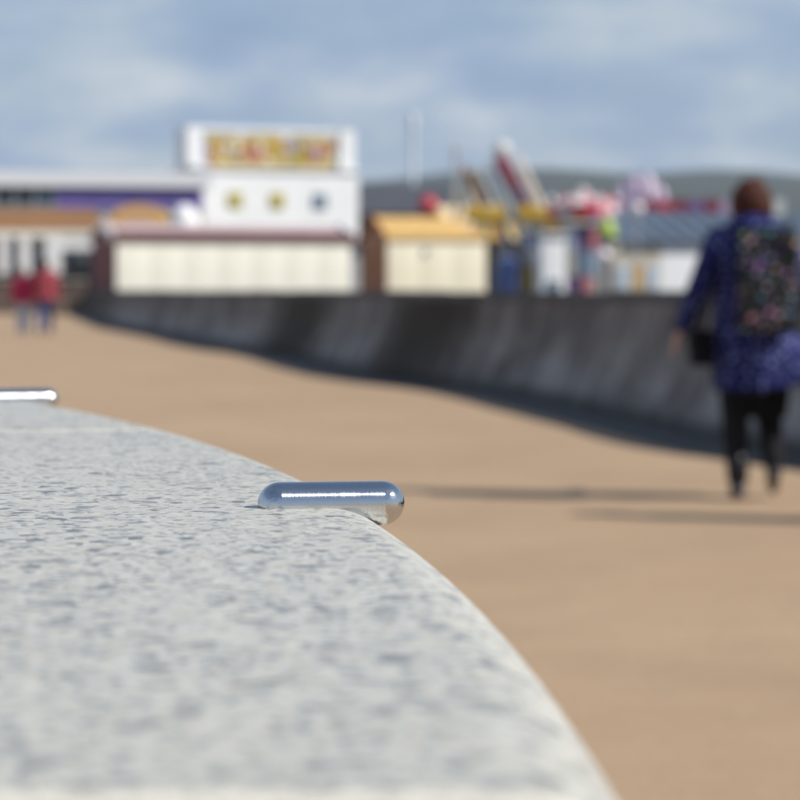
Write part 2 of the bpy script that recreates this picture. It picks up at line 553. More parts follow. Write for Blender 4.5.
# ------------------------------------------------------------------ granite topped wall in the foreground
CX, CY, RAD, RB = -5.36944, 0.49831, 5.43471, 0.04
ZT = CAM_Z - 0.115
rim = thing('curved_granite_wall', 'low curved wall with pale speckled granite slabs and a rounded edge', 'wall', (CX, CY, 0))
W_IN = 0.62
sp = [(RAD - W_IN, ZT - .11), (RAD - W_IN, ZT - .006), (RAD - W_IN + .006, ZT), (RAD - .45, ZT), (RAD - .3, ZT), (RAD - .15, ZT), (RAD - RB - .03, ZT)]
sp += [(RAD - RB + RB * math.sin(a), ZT - RB + RB * math.cos(a)) for a in [math.pi / 2 * k / 16 for k in range(17)]]
sp += [(RAD, ZT - .11)]
def arc_solid(parent, name, prof, t0, t1, n, m, sharp=30):
    v, f = [], []
    L = len(prof)
    for k in range(n + 1):
        t = t0 + (t1 - t0) * k / n
        for r, z in prof: v.append((r * math.cos(t), r * math.sin(t), z))
    for k in range(n):
        for i in range(L):
            j = (i + 1) % L
            f.append((k * L + i, (k + 1) * L + i, (k + 1) * L + j, k * L + j))
    f.append(tuple(range(L))); f.append(tuple(n * L + i for i in range(L - 1, -1, -1)))
    me = pydata(name, v, f)
    bm = bmesh.new(); bm.from_mesh(me); bmesh.ops.recalc_face_normals(bm, faces=bm.faces); bm.to_mesh(me); bm.free()
    return link(name, me, m, parent, sharp)
STEP, J0 = 0.283, 0.0125
half = 0.009 / RAD
for k in range(-4, 5):
    arc_solid(rim, 'coping_slab', sp, J0 + k * STEP + half, J0 + (k + 1) * STEP - half, 40, M_GRANITE)
jp = [(r - (.0006 if r > RAD - .3 else -.002), z - .00015 if z > ZT - .08 else z) for r, z in sp]
for k in range(-3, 5):
    arc_solid(rim, 'mortar_joint', jp, J0 + k * STEP - half * 1.0, J0 + k * STEP + half * 1.0, 2, M_MORTAR)
bp = [(RAD - W_IN + .03, 0), (RAD - W_IN + .03, ZT - .11), (RAD - .03, ZT - .11), (RAD - .03, 0)]
arc_solid(rim, 'wall_body', bp, J0 - 4 * STEP, J0 + 5 * STEP, 120, M_WALLSTONE)

def stud(th, label, tip=0.0, length=.0785, rad=.0118, lift=.0016):
    t = thing('skate_stop_stud', label, 'metal stud', (CX + RAD * math.cos(th), CY + RAD * math.sin(th), ZT + lift), th, 'steel studs along the stone edge')
    # capsule along local x, tip at x=tip; bead-polished domed ends
    v, f = [], []
    prof = []
    for k in range(13):
        a = math.pi / 2 * k / 12
        prof.append((tip - rad + rad * math.cos(a), rad * math.sin(a)))
    seam = len(prof)
    xs = [tip - rad] + [tip - rad - (length - 2 * rad) * k / 6 for k in range(1, 6)] + [tip - length + rad]
    prof += [(x, rad) for x in xs]
    for k in range(13):
        a = math.pi / 2 * k / 12
        prof.append((tip - length + rad - rad * math.sin(a), rad * math.cos(a)))
    n = 48
    for x, r in prof:
        for k in range(n):
            q = 2 * math.pi * k / n
            v.append((x, r * math.cos(q), r * math.sin(q)))
    for i in range(len(prof) - 1):
        for k in range(n):
            f.append((i * n + k, i * n + (k + 1) % n, (i + 1) * n + (k + 1) % n, (i + 1) * n + k))
    NP = len(prof)
    for nm, i0, i1, m_ in (('end_cap', 0, 13, M_POLISHED), ('bar', 13, NP - 13, M_STEEL), ('end_cap', NP - 13, NP, M_POLISHED)):
        me = pydata(nm, v[i0 * n:i1 * n], [tuple(q - i0 * n for q in fc) for fc in f if min(fc) >= i0 * n and max(fc) < i1 * n])
        bm = bmesh.new(); bm.from_mesh(me)
        bmesh.ops.remove_doubles(bm, verts=bm.verts, dist=1e-6)
        bmesh.ops.recalc_face_normals(bm, faces=bm.faces)
        if nm == 'bar':
            c_ = [e for e in bm.edges if e.is_boundary]
            bmesh.ops.holes_fill(bm, edges=c_)
        bm.to_mesh(me); bm.free()
        link(nm, me, m_, t, 40)
    # fixing pin down into the stone
    p = tube(t, 'fixing_pin', [(tip - length * .55, 0, -.012), (tip - length * .55, 0, -.05)], .004, M_STEEL, 12)
    return t
stud(0.1542, 'polished steel capsule stud on rounded granite edge, midway between two slab joints', .0015)
stud(0.3965, 'polished steel capsule stud on rounded granite edge, just beyond the pale slab joint', .001)

# ------------------------------------------------------------------ people
def cap_mesh(bm, p, r0, q, r1, n=12):
    p, q = Vector(p), Vector(q)
    d = q - p
    L = d.length
    rot = d.to_track_quat('Z', 'Y').to_matrix() if L > 1e-6 else Matrix.Identity(3)
    rings = []
    for k in range(1, 6):
        a = -math.pi / 2 + math.pi / 2 * k / 5
        rings.append((r0 * math.cos(a), r0 * math.sin(a)))
    for k in range(0, 5):
        a = math.pi / 2 * k / 5
        rings.append((r1 * math.cos(a), L + r1 * math.sin(a)))
    ring_mesh(bm, [[p + rot @ Vector((r * math.cos(t), r * math.sin(t), z)) for t in [2 * math.pi * i / n for i in range(n)]] for r, z in rings],
              p + rot @ Vector((0, 0, -r0)), p + rot @ Vector((0, 0, L + r1)))

def ring_mesh(bm, rings, a=None, b=None):
    vs = [[bm.verts.new(c) for c in r] for r in rings]
    n = len(rings[0])
    for r0, r1 in zip(vs, vs[1:]):
        for i in range(n): bm.faces.new((r0[i], r0[(i + 1) % n], r1[(i + 1) % n], r1[i]))
    for r, c, fl in ((vs[0], a, True), (vs[-1], b, False)):
        if c is None:
            bm.faces.new(list(reversed(r)) if fl else r); continue
        cv = bm.verts.new(c)
        for i in range(n):
            bm.faces.new((r[(i + 1) % n], r[i], cv) if fl else (r[i], r[(i + 1) % n], cv))

def ell(bm, c, s, rot=None):
    m = Matrix.Translation(Vector(c)) @ (rot.to_4x4() if rot else Matrix.Identity(4)) @ Matrix.Diagonal((*s, 1))
    bmesh.ops.create_icosphere(bm, subdivisions=3, radius=1, matrix=m)

def loft(bm, rows, n=20):
    """rows (z, cx, cy, rx, ry) bottom to top"""
    ring_mesh(bm, [[Vector((cx + rx * math.cos(2 * math.pi * i / n), cy + ry * math.sin(2 * math.pi * i / n), z)) for i in range(n)] for z, cx, cy, rx, ry in rows])

def fuse(name, bm, voxel, smooth, m, parent):
    """weld overlapping volumes into one continuous skin"""
    me = bm_mesh(bm, name)
    o = bpy.data.objects.new('tmp', me)
    C.objects.link(o)
    md = o.modifiers.new('r', 'REMESH'); md.mode = 'VOXEL'; md.voxel_size = voxel
    ms = o.modifiers.new('s', 'SMOOTH'); ms.factor = .5; ms.iterations = smooth
    dg = bpy.context.evaluated_depsgraph_get()
    new = bpy.data.meshes.new_from_object(o.evaluated_get(dg))
    bpy.data.objects.remove(o)
    new.name = name
    return link(name, new, m, parent, 180)

def hand(bm, wrist, d, palm_n, side):
    """five fingers, relaxed curl. d along the hand, palm_n out of the palm, side +1/-1 thumb side"""
    d = Vector(d).normalized(); pn = Vector(palm_n); pn = (pn - d * pn.dot(d)).normalized()
    s = d.cross(pn) * side
    w = Vector(wrist)
    for k in (-1, 0, 1):
        cap_mesh(bm, w, .018, w + d * .075 + s * .021 * k, .0135)
    for k, L in ((-1.5, .058), (-.5, .072), (.5, .078), (1.5, .070)):
        a = w + d * .078 + s * .0195 * k
        b = a + (d + pn * .25).normalized() * L * .55
        c = b + (d + pn * .9).normalized() * L * .5
        cap_mesh(bm, a, .0092, b, .0085, 8); cap_mesh(bm, b, .0085, c, .0072, 8)
    a = w + d * .022 + s * .022
    b = a + (d * .7 + s * .75 + pn * .3).normalized() * .04
    c = b + (d + s * .2 + pn * .3).normalized() * .03
    cap_mesh(bm, a, .0125, b, .0105, 8); cap_mesh(bm, b, .0105, c, .0085, 8)

M_SKIN = mat('skin', (.50, .29, .21), .5, var=.1, vscale=20)

def person(label, loc, rz, P):
    t = thing('person', label, 'person', loc, rz)
    t.scale = (P.get('scale', 1),) * 3
    bm = bmesh.new()
    H = Vector(P.get('head', (0, .03, 1.555)))
    # head, jaw, nose, ears, neck
    ell(bm, H + Vector((0, -.008, .012)), (.074, .092, .098))
    ell(bm, H + Vector((0, .028, -.045)), (.056, .066, .068))
    cap_mesh(bm, H + Vector((0, .094, .005)), .009, H + Vector((0, .108, -.025)), .014, 8)
    ell(bm, H + Vector((0, .085, -.062)), (.024, .014, .009))
    for s in (-1, 1): ell(bm, H + Vector((s * .078, -.004, -.008)), (.010, .020, .032))
    cap_mesh(bm, H + Vector((0, -.012, -.05)), .052, (0, -.015, 1.40), .06)
    # trunk
    loft(bm, [(.84, 0, 0, .13, .10), (.92, 0, 0, .165, .115), (1.05, 0, 0, .14, .10), (1.22, 0, 0, .155, .11), (1.34, 0, -.005, .165, .10), (1.41, 0, -.01, .11, .07)])
    for s, key in ((-1, 'l'), (1, 'r')):
        sh, elb, wr = Vector((s * .175, -.005, 1.375)), Vector(P['elbow_' + key]), Vector(P['wrist_' + key])
        cap_mesh(bm, (s * .11, -.005, 1.37), .06, sh, .052)
        cap_mesh(bm, sh, .05, elb, .039); cap_mesh(bm, elb, .039, wr, .027)
        hand(bm, wr, wr - elb + Vector(P.get('hand_' + key, (0, 0, 0))), (-s, .1, 0), -1 if s < 0 else -1)
        hip, kn, an = Vector((s * .085, 0, .88)), Vector(P['knee_' + key]), Vector(P['ankle_' + key])
        cap_mesh(bm, hip, .088, kn, .056); cap_mesh(bm, kn, .055, kn.lerp(an, .35), .054); cap_mesh(bm, kn.lerp(an, .35), .054, an, .036)
        cap_mesh(bm, an, .036, an + Vector((0, .10, -.045)), .028)
    body = fuse('body', bm, .0075, 3, M_SKIN, t)
    for s in (-1, 1):
        bm = bmesh.new(); ell(bm, H + Vector((s * .031, .077, .012)), (.012, .008, .007)); link('eye', bm_mesh(bm, 'eye'), M_DARK, body, 180)
    # shoes
    for s, key in ((-1, 'l'), (1, 'r')):
        bm = bmesh.new()
        an = Vector(P['ankle_' + key]); pit = P.get('pitch_' + key, 0)
        rm = Matrix.Rotation(pit, 3, 'X')
        def q(x, y, z): return an + rm @ Vector((x, y, z))
        cap_mesh(bm, q(0, -.035, -.045), .036, q(0, .05, -.05), .036)
        cap_mesh(bm, q(0, .05, -.05), .037, q(s * .008, .14, -.058), .030)
        cap_mesh(bm, q(0, -.01, -.03), .044, q(0, -.012, P.get('boot', .04)), .050)
        fuse('shoe', bm, .009, 3, P['shoe_mat'], t)
    # trousers or leggings
    bm = bmesh.new()
    loft(bm, [(.82, 0, 0, .15, .115), (.90, 0, 0, .178, .128), (1.02, 0, 0, .165, .12)])
    ex = P.get('leg_ease', .012)
    for s, key in ((-1, 'l'), (1, 'r')):
        hip, kn, an = Vector((s * .085, 0, .88)), Vector(P['knee_' + key]), Vector(P['ankle_' + key])
        cap_mesh(bm, hip, .09 + ex, kn, .06 + ex); cap_mesh(bm, kn, .06 + ex, kn.lerp(an, .35), .058 + ex)
        cap_mesh(bm, kn.lerp(an, .35), .058 + ex, an + Vector((0, -.01, .03)), .042 + ex)
    fuse('trousers', bm, .012, 4, P['leg_mat'], t)
    # coat
    bm = bmesh.new()
    loft(bm, P['coat'])
    for s, key in ((-1, 'l'), (1, 'r')):
        sh, elb, wr = Vector((s * .172, -.005, 1.37)), Vector(P['elbow_' + key]), Vector(P['wrist_' + key])
        cap_mesh(bm, (s * .10, -.005, 1.385), .075, sh, .078)
        cap_mesh(bm, sh, .078, elb, .064); cap_mesh(bm, elb, .064, elb.lerp(wr, .86), .050)
    co = fuse('coat', bm, .012, 4, P['coat_mat'], t)
    fl = P.get('flare', 0)
    for vt in co.data.vertices:
        x_, y_, z_ = vt.co
        if z_ < 1.15 and x_ * x_ + y_ * y_ < .16 and abs(x_) < .24 + fl * 2:
            k_ = min(1, (1.15 - z_) / .45)
            an_ = math.atan2(y_, x_)
            w_ = 1 + k_ * .055 * (math.sin(an_ * 8 + 3 * noise.noise(Vector((x_ * 3, y_ * 3, z_ * 2)))) + .8 * noise.noise(Vector((an_ * 2, z_ * 5, 2))))
            vt.co.x = x_ * w_; vt.co.y = y_ * w_
        if fl and z_ < .86 and x_ > .05 :
            q_ = (.86 - z_) / .3
            vt.co.x += fl * q_ * min(1, x_ / .25); vt.co.z += .06 * q_ * min(1, x_ / .3)
    bm = bmesh.new()
    if P.get('hood'):
        ell(bm, (0, -.085, 1.44), (.125, .075, .075)); cap_mesh(bm, (-.09, -.03, 1.46), .04, (.09, -.03, 1.46), .04)
        fuse('hood', bm, .012, 4, P['coat_mat'], t)
    else:
        for k in range(10):
            a0, a1 = 2 * math.pi * k / 10, 2 * math.pi * (k + 1) / 10
            cap_mesh(bm, (.075 * math.cos(a0), -.012 + .075 * math.sin(a0), 1.425), .026, (.075 * math.cos(a1), -.012 + .075 * math.sin(a1), 1.425), .026, 8)
        fuse('collar', bm, .012, 3, P['coat_mat'], t)
    # hair
    bm = bmesh.new()
    for a, b, c_, sx, sy, sz in P['hair']:
        ell(bm, H + Vector((a, b, c_)), (sx, sy, sz))
    rnd = random.Random(3)
    for k in range(90):
        u = rnd.uniform(-2.6, -.5); w = rnd.uniform(-.4, 1.3)
        c0 = H + Vector((.083 * math.cos(u) * math.cos(w), -.02 + .095 * math.sin(u) * math.cos(w), .02 + .098 * math.sin(w)))
        c0 += (c0 - H) * P.get('fluff', .04)
        cap_mesh(bm, c0, .017, c0 + Vector((rnd.uniform(-.03, .03), rnd.uniform(-.03, .0), rnd.uniform(-.05, .0))), .008, 8)
    fuse('hair', bm, .009, 2, P['hair_mat'], t)
    return t

# dotted navy coat print
g = NB('dotted_navy_cloth')
dv = g.voro(25, rnd=.6)
c = g.mix(g.ramp(dv, [(.25, 1.0), (.31, 0.0)]), (.013, .018, .105), (.27, .31, .62))
c = g.mix(g.ramp(g.noise(5, 4), [(.4, 0.0), (.7, .5)]), c, (.009, .011, .065))
g.bump(g.noise(9, 4), .7, .03)
M_COAT = g.set(Base_Color=c, Roughness=.8, Specular_IOR_Level=.2)
# floral backpack print
g = NB('floral_print')
fv = g.voro(21, out='Color'); fd = g.voro(21)
hs = g.node('ShaderNodeHueSaturation'); hs.inputs['Saturation'].default_value = .75; g.link(fv, hs.inputs['Color'])
c = g.mix(g.ramp(fd, [(.20, .75), (.36, 0.0)]), (.014, .016, .018), hs.outputs[0])
M_FLORAL = g.set(Base_Color=c, Roughness=.6, Specular_IOR_Level=.3)
M_BLACKCLOTH = mat('black_cloth', (.006, .006, .008), .85, spec=.15, bump=.3, bscale=200)
M_LEGGING = mat('dark_legging', (.011, .010, .012), .8, spec=.2)
M_BOOT = mat('dark_boot', (.015, .018, .028), .3)
M_AUBURN = mat('auburn_hair', (.085, .017, .005), .6, spec=.3, var=.6, vscale=30, bump=.6, bscale=160)
M_GREYHAIR = mat('grey_hair', (.42, .38, .35), .6, var=.3, vscale=30, bump=.5, bscale=160)
M_BROWNHAIR = mat('brown_hair', (.07, .04, .028), .5, var=.3, vscale=30, bump=.5, bscale=160)
M_CRIMSON = mat('crimson_jacket', (.44, .012, .075), .75, var=.2, vscale=6, bump=.5, bscale=12)
M_SALMON = mat('faded_red_jacket', (.36, .05, .07), .75, var=.2, vscale=6, bump=.5, bscale=12)
M_LIGHTJEAN = mat('light_denim', (.48, .56, .68), .85, var=.2, vscale=12)
M_DARKJEAN = mat('dark_denim', (.07, .11, .27), .85, var=.3, vscale=12)
M_GREYCOAT = mat('grey_coat', (.12, .13, .15), .8, var=.2)

HAIR_SHORT = [(0, -.028, .032, .088, .092, .100), (0, -.06, -.02, .076, .062, .085), (.058, -.03, -.01, .034, .055, .07), (-.058, -.03, -.01, .034, .055, .07)]
HAIR_FULL = [(0, -.035, .03, .112, .108, .104), (0.01, -.07, -.01, .104, .075, .085), (.078, -.03, -.005, .042, .062, .075), (-.074, -.03, .0, .040, .06, .07)]
walk = dict(
    elbow_l=(-.285, -.04, 1.10), wrist_l=(-.375, .03, .885), elbow_r=(.275, -.06, 1.11), wrist_r=(.26, .16, 1.02),
    knee_l=(-.085, .02, .485), ankle_l=(-.075, -.03, .085), knee_r=(.10, .15, .535), ankle_r=(.115, .0, .165), pitch_r=-.5)
W_LOC = Vector((1.835, 13.06, 0))
lady = person('person in dotted navy coat walking with a flowery backpack on', W_LOC, R(-4), dict(
    walk, coat=[(.575, .115, -.01, .315, .22), (.70, .075, .0, .275, .20), (.82, .03, 0, .236, .18), (.98, .005, 0, .205, .158), (1.12, 0, 0, .198, .15),
                (1.26, 0, 0, .212, .148), (1.36, 0, -.005, .205, .125), (1.425, 0, -.012, .125, .095), (1.455, 0, -.012, .092, .085)],
    hood=True, hair=HAIR_FULL, hair_mat=M_AUBURN, coat_mat=M_COAT, leg_mat=M_LEGGING, shoe_mat=M_BOOT, boot=.12, leg_ease=.014, scale=.985, flare=.11, fluff=.18))
bm = bmesh.new()
loft(bm, [(.43, .02, .07, .175, .175), (.56, .02, .05, .19, .17), (.70, 0, .02, .18, .15)])
fuse('skirt', bm, .012, 4, M_BLACKCLOTH, lady)

def backpack(loc, rz):
    t = thing('backpack', 'dark backpack with a colourful flower print on a navy coat', 'backpack', loc, rz)
    box(t, 'bag_body', (0, 0, .27), (.315, .17, .53), M_FLORAL, bev=.07)
    box(t, 'front_pocket', (0, -.10, .17), (.25, .07, .26), M_FLORAL, bev=.032)
    tube(t, 'zip', [(-.135, -.088, .30), (-.12, -.09, .42), (-.06, -.09, .475), (.06, -.09, .475), (.12, -.09, .42), (.135, -.088, .30)], .006, M_BLACKCLOTH, 8)
    tube(t, 'carry_loop', [(-.035, .05, .52), (-.03, .05, .56), (.03, .05, .56), (.035, .05, .52)], .008, M_BLACKCLOTH, 8)
    for s in (-1, 1):
        tube(t, 'shoulder_strap', [(s * .09, .07, .46), (s * .115, .12, .545), (s * .125, .22, .565), (s * .13, .315, .52), (s * .14, .33, .38), (s * .15, .30, .22), (s * .15, .12, .10), (s * .13, .06, .08)],
             .017, M_BLACKCLOTH, 8)
    return t
backpack(W_LOC + Vector((.055, -.235, .865)), R(-4))

def handbag(loc, rz):
    t = thing('handbag', 'small dark bag hanging at the hip of the navy coat', 'bag', loc, rz)
    box(t, 'bag_body', (0, 0, .09), (.11, .20, .19), M_BLACKCLOTH, bev=.025)
    box(t, 'flap', (-.058, 0, .135), (.012, .19, .10), M_LEGGING, bev=.005)
    tube(t, 'strap', [(0, -.09, .17), (.03, -.10, .32), (.07, -.10, .47), (.09, 0, .60), (.07, .10, .47), (.03, .10, .32), (0, .09, .17)], .009, M_BLACKCLOTH, 8)
handbag(W_LOC + Vector((-.265, -.02, .70)), 0)

COAT_SHORT = [(.78, 0, 0, .205, .155), (.86, 0, 0, .21, .16), (1.0, 0, 0, .195, .15), (1.15, 0, 0, .20, .148), (1.28, 0, 0, .212, .145), (1.37, 0, -.005, .20, .12), (1.425, 0, -.012, .12, .092), (1.45, 0, -.012, .085, .08)]
stroll = dict(elbow_l=(-.25, -.06, 1.11), wrist_l=(-.26, .06, .88), elbow_r=(.25, .02, 1.11), wrist_r=(.25, .14, .90),
              knee_l=(-.09, .14, .49), ankle_l=(-.09, .12, .095), knee_r=(.09, .02, .49), ankle_r=(.09, -.14, .11), pitch_r=-.25)
person('person in bright crimson jacket and pale blue jeans walking', (-9.2, 61.0, 0), R(3), dict(
    stroll, coat=[(z, cx, cy, rx * 1.12, ry * 1.1) for z, cx, cy, rx, ry in COAT_SHORT], hair=HAIR_SHORT, hair_mat=M_GREYHAIR, coat_mat=M_CRIMSON, leg_mat=M_LIGHTJEAN, shoe_mat=M_OFFW, scale=.98, leg_ease=.02))
mirror = dict(elbow_l=(-.25, .02, 1.11), wrist_l=(-.25, .14, .90), elbow_r=(.27, -.06, 1.11), wrist_r=(.31, .04, .88),
              knee_l=(-.09, .02, .49), ankle_l=(-.09, -.14, .11), pitch_l=-.25, knee_r=(.09, .14, .49), ankle_r=(.09, .12, .095))
person('person in faded red jacket and dark blue jeans walking', (-8.62, 60.7, 0), R(-2), dict(
    mirror, coat=[(z, cx, cy, rx * 1.15, ry * 1.1) for z, cx, cy, rx, ry in COAT_SHORT], hair=HAIR_SHORT, hair_mat=M_AUBURN, coat_mat=M_SALMON, leg_mat=M_DARKJEAN, shoe_mat=M_DARK, scale=1.09, leg_ease=.02))
t = thing('shopping_bag', 'brown bag carried beside the faded red jacket', 'bag', (-8.22, 60.74, .47))
box(t, 'bag_body', (0, 0, .18), (.14, .34, .36), mat('brown_bag', (.16, .10, .075), .7), bev=.03)
for s in (-1, 1): tube(t, 'handle', [(s * .05, -.09, .35), (s * .03, -.03, .46), (s * .03, .03, .46), (s * .05, .09, .35)], .008, M_BROWN, 8)
# companion walking just to the right, whose shadow crosses the ground
person('person in grey coat walking beside the one with backpack', (2.80, 11.55, 0), R(-4), dict(
    stroll, coat=COAT_SHORT, hair=HAIR_SHORT, hair_mat=M_BROWNHAIR, coat_mat=M_GREYCOAT, leg_mat=M_DARKJEAN, shoe_mat=M_DARK, leg_ease=.015))

# ------------------------------------------------------------------ fairground buildings
# long pavilion
d = 150; s = d / 2500
p0 = at(-90, 290, d); p1 = at(206, 290, d); x0, x1 = p0.x, p1.x; wx = x1 - x0
def Z(y, d): return CAM_Z + (290 - y) / 2500 * d
t = thing('pavilion', 'long flat roofed pavilion with pale fascia above a purple band', 'building', ((x0 + x1) / 2, d, 0), R(13))
box(t, 'wall', (0, 7, Z(206, d) / 2), (wx, 13.6, Z(206, d)), M_OFFW)
fz0, fz1 = Z(186.5, d), Z(171.5, d)
box(t, 'roof_fascia', (0, 6.8, (fz0 + fz1) / 2), (wx + .6, 15, fz1 - fz0), M_GREYWHITE)
bz0, bz1 = Z(207, d), Z(186.5, d)
lx = lambda px: (px - 400) * s - (x0 + x1) / 2
for i, px in enumerate(range(56, 204, 37)):
    box(t, 'purple_panel', (lx(px + 18.5), .05, (bz0 + bz1) / 2), (36.4 * s, .35, bz1 - bz0 - .02), M_PURPLE)
for i, px in enumerate(range(-84, 56, 20)):
    w = box(t, 'window', (lx(px + 9.5), .05, (bz0 + bz1) / 2), (18.5 * s, .3, bz1 - bz0 - .02), M_OFFW)
    box(w, 'pane', (0, -.16, 0), (16 * s, .04, bz1 - bz0 - .2), M_GLASS if i % 3 else M_BLUEGLASS)

# tan roofed cafe with white columns
d = 128; s = d / 2500
x0, x1 = (-70 - 400) * s, (106 - 400) * s
t = thing('seafront_cafe', 'low cafe with tan sloping roof and white columns', 'building', ((x0 + x1) / 2, d, 0), R(8))
w = x1 - x0
rz0, rz1 = Z(230, d), Z(207, d)
prism(t, 'wall', [(-w / 2, 0), (w / 2, 0), (w / 2, Z(237, d)), (-w / 2, Z(237, d))], .6, 9, M_OFFW)
v = [(-w / 2 - .4, -.3, rz0), (w / 2 + .4, -.3, rz0), (w / 2 + .4, 9.5, rz0), (-w / 2 - .4, 9.5, rz0), (-w / 2 + 1, 3.4, rz1), (w / 2 - .6, 3.4, rz1), (w / 2 - .6, 5.6, rz1), (-w / 2 + 1, 5.6, rz1)]
link('roof', pydata('roof', v, [(0, 1, 5, 4), (1, 2, 6, 5), (2, 3, 7, 6), (3, 0, 4, 7), (4, 5, 6, 7), (3, 2, 1, 0)]), M_TAN, t)
box(t, 'cream_fascia', (0, -.03, (rz0 + Z(237, d)) / 2), (w + .5, .5, rz0 - Z(237, d) - .01), M_CREAM)
lx = lambda px: (px - 400) * s - (x0 + x1) / 2
wz0, wz1 = Z(274, d), Z(237, d)
for px, pw in ((-60, 12), (-38, 12), (-16, 12), (4, 12), (25, 14), (53, 20), (84, 22)):
    if px < 60: box(t, 'column', (lx(px), -.05, (wz0 + wz1) / 2), (pw * .8 * s, .5, wz1 - wz0 - .02), M_WHITE)
for px, pw in ((-49, 9), (-27, 9), (-6, 8), (14.5, 9), (38, 9), (72, 16), (92, 14)):
    f_ = box(t, 'window', (lx(px), .5, (wz0 + wz1) / 2), (pw * s, .16, wz1 - wz0 - .3), M_WHITE)
    box(f_, 'pane', (0, -.09, -.05), (pw * s * .86, .04, (wz1 - wz0) * .78), M_BLUEGLASS)
box(t, 'window_head', (lx(83), .3, Z(244, d)), (44 * s, 1.0, 12 * s), M_WHITE)
box(t, 'plinth', (0, .35, Z(274, d) / 2), (w, .8, Z(274, d)), M_DARK)
# low brown wall in front of the cafe
t = thing('garden_wall', 'low brown brick wall in front of the cafe', 'wall', at(-52, 290, 118).xy.to_3d())
hz = Z(279, 118)
for k in range(5):
    box(t, 'brick_panel', (-7 + k * 3.0, 0, hz / 2 - .06), (2.97, .35, hz - .12), M_BROWN)
    box(t, 'cap_stone', (-7 + k * 3.0, 0, hz - .055), (2.99, .5, .11), M_CREAMTAN)

# black railed shelter left of the maroon roofed hut
d = 119; s = d / 2500
t = thing('dark_shelter', 'black boarded shelter between the cafe and the maroon roofed hut', 'shelter', at(95, 290, d).xy.to_3d())
for k in range(6):
    box(t, 'board', ((-25 + k * 11) * s, 0, Z(263, d) / 2), (10.6 * s, .12, Z(263, d)), M_DARK)
prism(t, 'roof', [(10 * s, Z(268, d)), (34 * s, Z(244, d)), (40 * s, Z(244, d)), (40 * s, Z(268, d))], -.2, 1.6, M_DARK)
box(t, 'top_rail', (0, -.05, Z(263, d) + .04), (66 * s, .2, .08), M_DARK)

# cream hut with maroon roof
def hut(name, label, px0, px1, d, rz, ytop, yeave, roofm, wallm, depth, roof_over, barge, panels, trim):
    s = d / 2500
    c = (px0 + px1) / 2
    w = (px1 - px0) * s / math.cos(rz)
    t = thing(name, label, 'hut', at(c, 290, d).xy.to_3d(), rz)
    ze, zt = Z(yeave, d), Z(ytop, d)
    box(t, 'wall', (0, depth / 2, ze / 2), (w, depth, ze), wallm)
    hip = 1.3 if roofm is M_ORANGE else 0
    o = roof_over
    v = [(-w / 2 - o, -.12, ze - .02), (w / 2 + o, -.12, ze - .02), (w / 2 + o, depth + .35, ze - .02), (-w / 2 - o, depth + .35, ze - .02),
         (-w / 2 - o, depth / 2, zt), (w / 2 + o - hip, depth / 2, zt)]
    v += [(x, y, z + .14) for x, y, z in v]
    f = [(6, 7, 11, 10), (9, 10, 11, 8), (0, 4, 5, 1), (3, 2, 5, 4), (0, 1, 7, 6), (2, 3, 9, 8), (0, 6, 10, 4), (4, 10, 9, 3), (1, 5, 11, 7), (5, 2, 8, 11)]
    r = link('roof', pydata('roof', v, f), roofm, t)
    for sx in ((-1,) if hip else (-1, 1)):
        poly = [(-w / 2, ze), (-w / 2, ze)]
        g_ = pydata('gable', [(sx * (w / 2 - .01), .02, ze), (sx * (w / 2 - .01), depth - .02, ze), (sx * (w / 2 - .01), depth / 2, zt - .05),
                              (sx * (w / 2 - .06), .02, ze), (sx * (w / 2 - .06), depth - .02, ze), (sx * (w / 2 - .06), depth / 2, zt - .05)], [(0, 1, 2), (5, 4, 3), (0, 2, 5, 3), (1, 4, 5, 2)])
        link('gable', g_, trim, t)
        xx = sx * (w / 2 + o + .03)
        beam(t, 'barge_board', (xx, -.2, ze + .04), (xx, depth / 2, zt + .12), .06, barge, .34)
        beam(t, 'barge_board', (xx, depth + .36, ze + .04), (xx, depth / 2, zt + .12), .06, barge, .22)
    for k in range(panels):
        pw = w / panels
        x = -w / 2 + pw * (k + .5)
        box(t, 'shutter_panel', (x, -.03, ze * .5), (pw - .006, .06, ze * .9), wallm, bev=.01)
    box(t, 'eaves_board', (0, -.15, ze + .04), (w + 2 * o, .05, .20), roofm)
    for sx in (-1, 1): box(t, 'end_wall', (sx * (w / 2 + .02), depth / 2, ze / 2 - .02), (.04, depth - .04, ze - .04), trim)
    return t, w, ze
h1, w1, z1 = hut('maroon_roofed_hut', 'long cream boarded hut with a maroon roof edge behind the sea wall', 121, 349, 112, R(21), 227, 240, M_GLAREPINK, M_CREAM, 4.2, .15, M_WHITE, 7, M_MAROON2)
box(h1, 'fascia_board', (0, -.20, z1 + .16), (w1 + .3, .05, .40), M_MAROON)
h2, w2, z2 = hut('orange_roofed_hut', 'small cream hut with an orange roof behind the sea wall', 387, 486, 120, R(19), 219, 239, M_ORANGE, M_CREAM2, 3.6, .12, M_TERRA, 3, M_TERRA)
box(h2, 'wall_lamp', (-.55, -.14, z2 - .62), (.13, .14, .28), M_STEELBLUE, bev=.02)
# brown stall between the two huts
d = 130; s = d / 2500
t = thing('brown_stall', 'brown and grey boarded stall between the two cream huts', 'stall', at(368, 290, d).xy.to_3d())
for k in range(5):
    box(t, 'board', ((-22 + k * 9.5) * s, 0, Z(243, d) / 2), (9.1 * s, .1, Z(243, d) - .1 * (k % 2)), (M_BROWN, M_OFFW, M_BROWN, M_DARK, M_CREAMTAN)[k])
box(t, 'roof', (0, .9, Z(241, d)), (54 * s, 2.4, .1), M_BROWN, rot=(R(8), 0, 0))
box(t, 'counter', (0, -.15, 1.0), (46 * s, .5, .08), M_BROWN)

